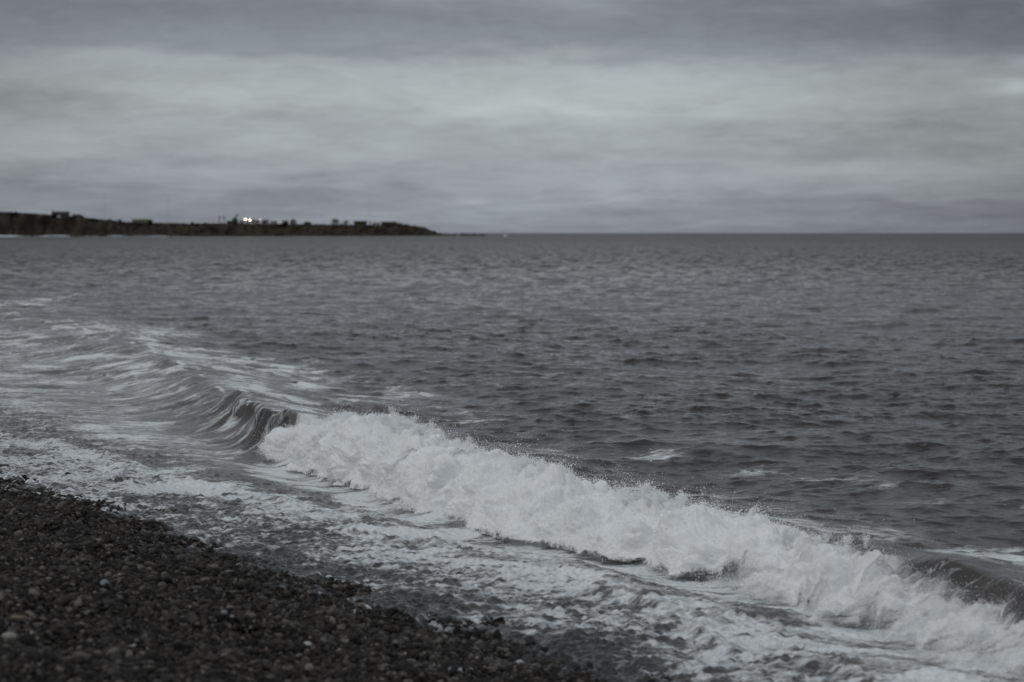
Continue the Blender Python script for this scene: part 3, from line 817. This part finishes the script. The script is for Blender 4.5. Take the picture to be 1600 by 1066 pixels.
prof = [(-6, -1.5, 0), (0, -.3, 0), (5, 0.8, .06), (9, 1.0, .16)] + [(9 + 17 * t, 0, .16 + .84 * t ** .8) for t in np.linspace(.06, 1, 16)] + [(60, 0, 1.02), (120, 0, 1.0), (250, 0, .9), (420, 0, .5), (520, -3, 0)]
rows = []
db = np.interp(hu, HB[:, 0], HB[:, 1])
for (bk, zadd, k) in prof:
    dd = db + bk; zt = CH + (VH - np.interp(hu, HT[:, 0], HT[:, 1])) * (db + 26) / FX
    dd = dd + (2.5 * n2(hu, hu * 0 + bk * .8, 26, 3) + .6 * n2(hu, hu * 0 + bk * .5, 8, 5)) * (0 < k < 1)
    x = (hu - 800) / FX * dd
    z = zadd * (1 if k == 0 or zadd < 1.01 else 1) * (k < .2) + zt * k + (.5 * n2(hu, hu * 0 + bk, 14, 8) * (0 < k < .98) + .25 * n2(hu, hu * 0 + bk, 5, 8) * (k >= .98))
    rows.append(np.stack([x, dd, z], -1))
M_head = mottled("bluff", (.024, .016, .012), (.050, .036, .028), .11, .95, .1, 0, 6)
nb = NB(M_head.node_tree)
gn = nb.n('ShaderNodeNewGeometry'); sp = nb.n('ShaderNodeSeparateXYZ'); nb.link(gn.outputs['Normal'], sp.inputs[0])
b = M_head.node_tree.nodes['Principled BSDF']; src = b.inputs['Base Color'].links[0].from_socket
tcx = nb.n('ShaderNodeTexCoord').outputs['Object']
gr = nb.m('MULTIPLY', nb.ss(sp.outputs[2], .55, .9), nb.ss(nb.noise(tcx, .05, 4, .6), .35, .6))
nb.link(nb.mix(gr, src, (.042, .038, .024, 1)), b.inputs['Base Color'])
tag(obj_from("headland", grid_mesh("headland", np.stack(rows, 0)), M_head), "low dark headland with a grassy top across the bay", kind='structure')

# white surf line along the foot of the headland
hs_ = np.arange(-300, 300, .8); ds = np.interp(hs_, HB[:, 0], HB[:, 1])
rows = []
for k, (bk, z) in enumerate([(-90, .06), (-70, .5), (-38, .95), (-14, .9), (2, .35)]):
    wgt = np.clip(.65 + .5 * n2(hs_, hs_ * 0, 60, 2), .05, 1.0) * sstep(hs_, 300, 230)
    dd = ds + bk * wgt
    rows.append(np.stack([(hs_ - 800) / FX * dd, dd, z * wgt + .08 * n2(hs_, hs_ * 0 + k, 9, k)], -1))
M_surf = mottled("far_surf", (.20, .21, .22), (.62, .64, .66), .06, .8, .2)
tag(obj_from("surf_line", grid_mesh("surf_line", np.stack(rows, 0)), M_surf), "thin white line of surf along the foot of the headland", "surf", kind='stuff')

# low skerries running out from the point
M_rock = mottled("wet_rock", (.018, .016, .015), (.045, .04, .036), .3, .7, .3)


def skerry(name, u0, u1, hpx, d, label, seed):
    n_ = 60; t = np.linspace(0, 1, n_); a_ = np.linspace(0, 1, 9); k = d / FX
    T, A = np.meshgrid(t, a_)
    x = ((u0 + (u1 - u0) * T) - 800) * k; prof_ = np.clip(np.sin(T * math.pi), 0, 1) ** .45
    y = d + (A - .5) * 26 * prof_
    z = -.5 + (hpx * k + .5) * prof_ * np.sin(A * math.pi) ** .6 * (1 + .22 * n2(T * 60, A * 4, 12, seed) + .12 * n2(T * 60, A * 4, 5, seed))
    tag(obj_from(name, grid_mesh(name, np.stack([x, y, z], -1)), M_rock), label, "rocks")


skerry("skerry", 676, 706, 3.2, 1990, "low rocks at the foot of the headland's point", 1)
skerry("skerry", 700, 764, 3.4, 1800, "long flat black reef lying off the headland's point", 5)

# breaking wave on the outer reef
me = pebble_mesh("reef_breaker", 5, 4)
o = obj_from("reef_breaker", me, material("reef_foam", (.5, .51, .53), .8)); x_, d_ = (790 - 800) / FX * 1300, 1300
o.location = (x_, d_, .4); o.scale = (1.5, 1.0, 1.05)
tag(o, "small white burst of foam far out beyond the reef's tip", "surf", kind='stuff')

# ---- things on the headland
M_wallw = mottled("harled_wall", (.55, .54, .52), (.42, .41, .40), .8)
M_walld = mottled("dark_stone_wall", (.040, .028, .022), (.065, .045, .033), .9)
M_slate = mottled("slate_roof", (.030, .031, .036), (.05, .05, .055), 1.2)
M_green2 = mottled("pale_green_cladding", (.16, .19, .12), (.21, .23, .15), .7)
M_dgreen = mottled("dark_green_paint", (.012, .06, .035), (.02, .085, .05), .9)
M_glass = material("window_glass", (.02, .022, .025), .15, .6)
M_steel = mottled("weathered_steel", (.12, .10, .11), (.2, .17, .17), 2)
M_pink = mottled("faded_red_paint", (.20, .145, .14), (.27, .20, .19), 1.5)
M_timber = mottled("dark_timber", (.03, .026, .022), (.05, .045, .04), 2)


def box(bm, x0, x1, y0, y1, z0, z1):
    vs = [bm.verts.new(c) for c in ((x0, y0, z0), (x1, y0, z0), (x1, y1, z0), (x0, y1, z0), (x0, y0, z1), (x1, y0, z1), (x1, y1, z1), (x0, y1, z1))]
    for f in ((0, 3, 2, 1), (4, 5, 6, 7), (0, 1, 5, 4), (1, 2, 6, 5), (2, 3, 7, 6), (3, 0, 4, 7)): bm.faces.new([vs[i] for i in f])


def prism(bm, pts_, y0, y1):
    """x-z outline extruded along y"""
    a_ = [bm.verts.new((x, y0, z)) for x, z in pts_]; b_ = [bm.verts.new((x, y1, z)) for x, z in pts_]
    bm.faces.new(a_[::-1]); bm.faces.new(b_)
    n_ = len(pts_)
    for i in range(n_): bm.faces.new((a_[i], a_[(i + 1) % n_], b_[(i + 1) % n_], b_[i]))


def bar(bm, p0, p1, r0, r1=None, seg=8):
    r1 = r0 if r1 is None else r1
    p0, p1 = Vector(p0), Vector(p1); d = (p1 - p0); q_ = d.to_track_quat('Z', 'Y')
    rings = []
    for c, r in ((p0, r0), (p1, r1)):
        rings.append([bm.verts.new(c + q_ @ Vector((math.cos(t) * r, math.sin(t) * r, 0))) for t in [2 * math.pi * k / seg for k in range(seg)]])
    for k in range(seg): bm.faces.new((rings[0][k], rings[0][(k + 1) % seg], rings[1][(k + 1) % seg], rings[1][k]))
    bm.faces.new(rings[0][::-1]); bm.faces.new(rings[1])


def mk(name, fn, mat, parent=None, smooth=False):
    bm = bmesh.new(); fn(bm); bmesh.ops.recalc_face_normals(bm, faces=bm.faces)
    me = bpy.data.meshes.new(name); bm.to_mesh(me); bm.free()
    if smooth: me.polygons.foreach_set('use_smooth', [True] * len(me.polygons))
    return obj_from(name, me, mat, parent)


def house(u, wpx, wall_h, roof_h, dep, wall_m, roof_m, label, name="house", cat="house", rz=0.0, back=10, nwin=3, gable=False, chim=1, flat=False, sink=.4):
    x, y, z = head_top(u, back); W = wpx * y / FX
    t = empty(name, (x, y, z - sink), rz); tag(t, label, cat)
    h = W / 2
    if gable:      # gable end faces the sea
        mk("wall", lambda bm: prism(bm, [(-h, 0), (h, 0), (h, wall_h), (0, wall_h + roof_h), (-h, wall_h)], 0, dep), wall_m, t)
        def rf(bm):
            for s in (-1, 1):
                prism(bm, [(s * (h + .35), wall_h - .25), (0, wall_h + roof_h + .05), (0, wall_h + roof_h + .35), (s * (h + .35), wall_h + .05)], -.3, dep + .3)
        r = mk("roof", rf, roof_m, t)
    elif flat:
        mk("wall", lambda bm: box(bm, -h, h, 0, dep, 0, wall_h), wall_m, t)
        r = mk("roof", lambda bm: box(bm, -h - .4, h + .4, -.4, dep + .4, wall_h + .003, wall_h + roof_h), roof_m, t)
    else:
        mk("wall", lambda bm: box(bm, -h, h, 0, dep, 0, wall_h), wall_m, t)
        def rf(bm):
            vs = [bm.verts.new(c) for c in ((-h - .3, -.4, wall_h + .003), (h + .3, -.4, wall_h + .003), (h + .3, dep + .4, wall_h + .003), (-h - .3, dep + .4, wall_h + .003),
                                            (-h - .1, dep / 2, wall_h + roof_h), (h + .1, dep / 2, wall_h + roof_h))]
            for f in ((0, 1, 5, 4), (2, 3, 4, 5), (0, 4, 3), (1, 2, 5), (0, 3, 2, 1)): bm.faces.new([vs[i] for i in f])
        r = mk("roof", rf, roof_m, t)
    for c in range(chim):
        cx = (-h + .7) if c == 0 else (h - .7)
        yy = dep / 2
        mk("chimney", lambda bm: box(bm, cx - .35, cx + .35, yy - .3, yy + .3, wall_h + (0 if gable else roof_h * .6), wall_h + roof_h + .8), wall_m, r)
    for k in range(nwin):
        wx_ = -h + (k + .5) * W / max(nwin, 1)
        mk("window", lambda bm: box(bm, wx_ - .45, wx_ + .45, -.06, .05, .9, min(2.0, wall_h - .3)), M_glass, t)
    if wall_h > 2.1:
        mk("door", lambda bm: box(bm, h * .12 - .4, h * .12 + .4, -.07, .05, 0, 2.0), M_timber, t)
    return t


house(95, 26, 1.9, 1.5, 7, M_walld, M_slate, "long dark low cottage on the high left part of the headland", nwin=2, chim=1, rz=.1)
house(93, 6, 1.4, .8, 4, M_wallw, M_slate, "tiny white gabled outhouse in front of the long dark cottage", "outhouse", "shed", gable=True, nwin=1, chim=0, back=-3, sink=1.6)
house(120, 12, 1.6, .8, 4, M_steel, M_slate, "low grey shed just right of the long dark cottage", "shed", "shed", nwin=1, chim=0)
house(219, 24, 2.2, 1.0, 9, M_green2, M_green2, "pale green barn alone on the flat middle of the headland", "barn", "barn", nwin=2, chim=0)
house(234, 7, 2.0, .8, 5, M_walld, M_slate, "small dark lean-to at the pale green barn's right end", "shed", "shed", nwin=1, chim=0, back=6)
house(399, 11, 2.0, 1.3, 6, M_wallw, M_slate, "pale cottage just right of the two bright lamps", nwin=2, chim=1)
house(428, 9, 1.8, .9, 5, M_wallw, M_slate, "small pale cabin between the dark round tree and the pink gable", "cabin", "cabin", nwin=2, chim=0)
house(458, 9, 2.6, 1.9, 6, M_pink, M_slate, "pinkish gabled house in the middle of the headland", gable=True, nwin=1, chim=0)
house(563, 19, 2.9, 1.2, 8, M_walld, M_walld, "brown house with shallow roof near the headland's point", nwin=3, chim=0, flat=True)
house(588, 11, 2.0, .7, 5, M_wallw, M_steel, "white cabin between the two dark houses near the point", "cabin", "cabin", nwin=2, chim=0)
house(608, 23, 2.6, .9, 9, M_walld, M_slate, "dark house with overhanging flat roof nearest the headland's point", nwin=3, chim=0, flat=True)
house(446, 8, 2.2, 1.2, 5, M_walld, M_slate, "dark shed left of the pinkish gabled house", "shed", "shed", nwin=1, chim=0)
house(378, 7, 1.9, .8, 4, M_wallw, M_slate, "small whitewashed hut between crane and lamps", "hut", "shed", nwin=1, chim=0)

# crane
x, y, z = head_top(364, 8); k = y / FX
t = empty("crane", (x, y, z - .3)); tag(t, "dark green harbour crane with its jib slanting up to the right", "crane")
mk("base", lambda bm: prism(bm, [(-9 * k, 0), (8 * k, 0), (7.5 * k, 5 * k), (2 * k, 5.5 * k), (-3 * k, 4.5 * k), (-8.5 * k, 5 * k)], 0, 5), M_timber, t)
mk("cab", lambda bm: prism(bm, [(-1 * k, 3 * k), (7 * k, 3 * k), (6.5 * k, 8 * k), (3 * k, 9.5 * k), (0, 7.5 * k)], -.8, 3), M_dgreen, t)
mk("jib", lambda bm: (bar(bm, (1.5 * k, 1, 7 * k), (7.5 * k, 1, 15 * k), .45, .3), bar(bm, (3.5 * k, 1, 7 * k), (8.5 * k, 1, 14 * k), .3, .25), bar(bm, (7.3 * k, 1, 15.2 * k), (8.8 * k, 1, 13.2 * k), .5)), M_steel, t)
# signal posts
for u, m_, lab in ((343.5, M_steel, "short grey post at the far left of the crane"), (350.5, M_pink, "short faded red post between grey post and crane")):
    x, y, z = head_top(u, 8); k = y / FX
    t = empty("signal_post", (x, y, z - .3)); tag(t, lab, "post", "posts beside the crane")
    mk("post", lambda bm: bar(bm, (0, 0, 0), (.1, 0, 11 * k), .32, .25), m_, t)
    mk("top_mark", lambda bm: (bar(bm, (-.9, 0, 12 * k), (.9, 0, 10 * k), .4), bar(bm, (-.2, 0, 8 * k), (.5, 0, 11 * k), .5)), m_, t)
# floodlights
M_lamp = bpy.data.materials.new("lamp_glow"); M_lamp.use_nodes = True
b = M_lamp.node_tree.nodes['Principled BSDF']; b.inputs['Emission Color'].default_value = (1, .80, .60, 1); b.inputs['Emission Strength'].default_value = 8
M_lamp2 = M_lamp.copy(); M_lamp2.name = "lamp_glow_faint"; M_lamp2.node_tree.nodes['Principled BSDF'].inputs['Emission Strength'].default_value = 2.5


def floodlight(u, v, r, m_, lab):
    x, y, z = head_top(u, 2); zl = CH + (VH - v) * y / FX
    t = empty("floodlight", (x, y, z - .3)); tag(t, lab, "lamp")
    mk("post", lambda bm: bar(bm, (0, .5, 0), (0, .5, zl - z + .4), .14), M_timber, t)
    mk("housing", lambda bm: box(bm, -r - .15, r + .15, .06, .9, zl - z - r + .15, zl - z + r + .7), M_timber, t)
    mk("lens", lambda bm: bar(bm, (0, .05, zl - z + .3), (0, -.25, zl - z + .3), r, r * .9, 20), m_, t)


floodlight(384, 343, .62, M_lamp, "left and higher of the two bright white lamps on the headland")
floodlight(390.8, 344.2, .62, M_lamp, "right and lower of the two bright white lamps on the headland")
floodlight(407, 343, .42, M_lamp2, "faint third lamp right of the two bright ones")
# thin masts against the sky
for u, hp, lab in ((165, 45, "tall faint mast above the slope left of the green barn"), (263, 42, "tall faint mast between the green barn and the crane"), (578, 45, "tall faint mast between the two dark houses by the point")):
    x, y, z = head_top(u, 60); k = y / FX
    t = empty("mast", (x, y, z - 1)); tag(t, lab, "mast", "radio masts on the headland")
    mk("pole", lambda bm: bar(bm, (0, 0, 0), (0, 0, hp * k), .07, .04), M_steel, t)
    mk("antenna", lambda bm: bar(bm, (-.8, 0, hp * k * .93), (.8, 0, hp * k * .93), .04), M_steel, t)
x, y, z = head_top(579, 5); t = mk("fence_post", lambda bm: bar(bm, (0, 0, 0), (0, 0, 3.4), .4, .3), M_timber); t.location = (x, y, z - .3)
tag(t, "stubby dark post between the brown house and the white cabin", "post")

# trees and bushes: trunk with limbs and a crown of many small leaf clumps
M_leaf = mottled("dark_foliage", (.018, .022, .012), (.040, .044, .024), .6, .9, .1)
M_bark = material("bark", (.03, .025, .02), .9)


def leafy(u, wpx, hpx, label, name, cat, seed, back=6, trunk=True, group=None):
    x, y, z = head_top(u, back); k = y / FX; W, Hh = wpx * k, hpx * k
    r = random.Random(seed); t = empty(name, (x, y, z - .3)); tag(t, label, cat, group)
    def tr(bm):
        bar(bm, (0, 0, 0), (.1, 0, Hh * .5), .10 * Hh ** .5 + .08, .08)
        for q_ in range(4): bar(bm, (.06, 0, Hh * .25), (r.uniform(-.3, .3) * W, r.uniform(-.3, .3) * W, Hh * r.uniform(.6, .8)), .08, .03, 5)
    mk("trunk" if trunk else "stem", tr, M_bark, t)
    lobes = [(Vector((r.uniform(-.33, .33) * W, r.uniform(-.3, .3) * W, Hh * r.uniform(.15, .72))), r.uniform(.2, .32) * min(W, Hh * 1.2)) for _ in range(14)]
    def cr(bm):
        for _ in range(900):
            c, rr = r.choice(lobes); d = Vector((r.gauss(0, 1), r.gauss(0, 1), r.gauss(0, 1))).normalized() * rr * r.uniform(.5, 1.1)
            c = c + d; s = r.uniform(.12, .3) * max(.6, W / 6)
            a_ = Vector((r.gauss(0, 1), r.gauss(0, 1), r.gauss(0, 1))).normalized(); b_ = a_.orthogonal().normalized()
            c.z = max(c.z, .1)
            vs = [bm.verts.new(c + v_) for v_ in (a_ * s, b_ * s * .6, -a_ * s, -b_ * s * .6)]
            bm.faces.new(vs)
    mk("crown" if trunk else "foliage", cr, M_leaf, t)


leafy(130, 5, 4, "dark bush on the slope below the long dark cottage", "bush", "bush", 1, trunk=False)
leafy(188, 7, 4.5, "small dark bush left of the pale green barn", "bush", "bush", 2, trunk=False)
leafy(301, 4, 4, "little dark bush on the bare stretch left of the crane", "bush", "bush", 3, trunk=False)
leafy(415, 13, 8, "dark rounded tree right of the three lamps", "tree", "tree", 4)
leafy(482, 16, 5, "wide low dark bush right of the pinkish gabled house", "bush", "bush", 5, trunk=False)
leafy(525, 13, 11, "tallest dark tree standing left of the brown house", "tree", "tree", 6)
leafy(541, 9, 9, "smaller dark tree against the brown house's left side", "tree", "tree", 7)
leafy(626, 13, 5, "low ragged bush at the right of the last dark house", "bush", "bush", 8, trunk=False)
leafy(636, 9, 3, "last small bush before the headland's bare tip", "bush", "bush", 9, trunk=False)
leafy(388, 7, 9, "small dark tree behind the two bright lamps", "tree", "tree", 10, back=16)
leafy(172, 7, 3, "low dark bush where the slope levels out", "bush", "bush", 11, trunk=False)
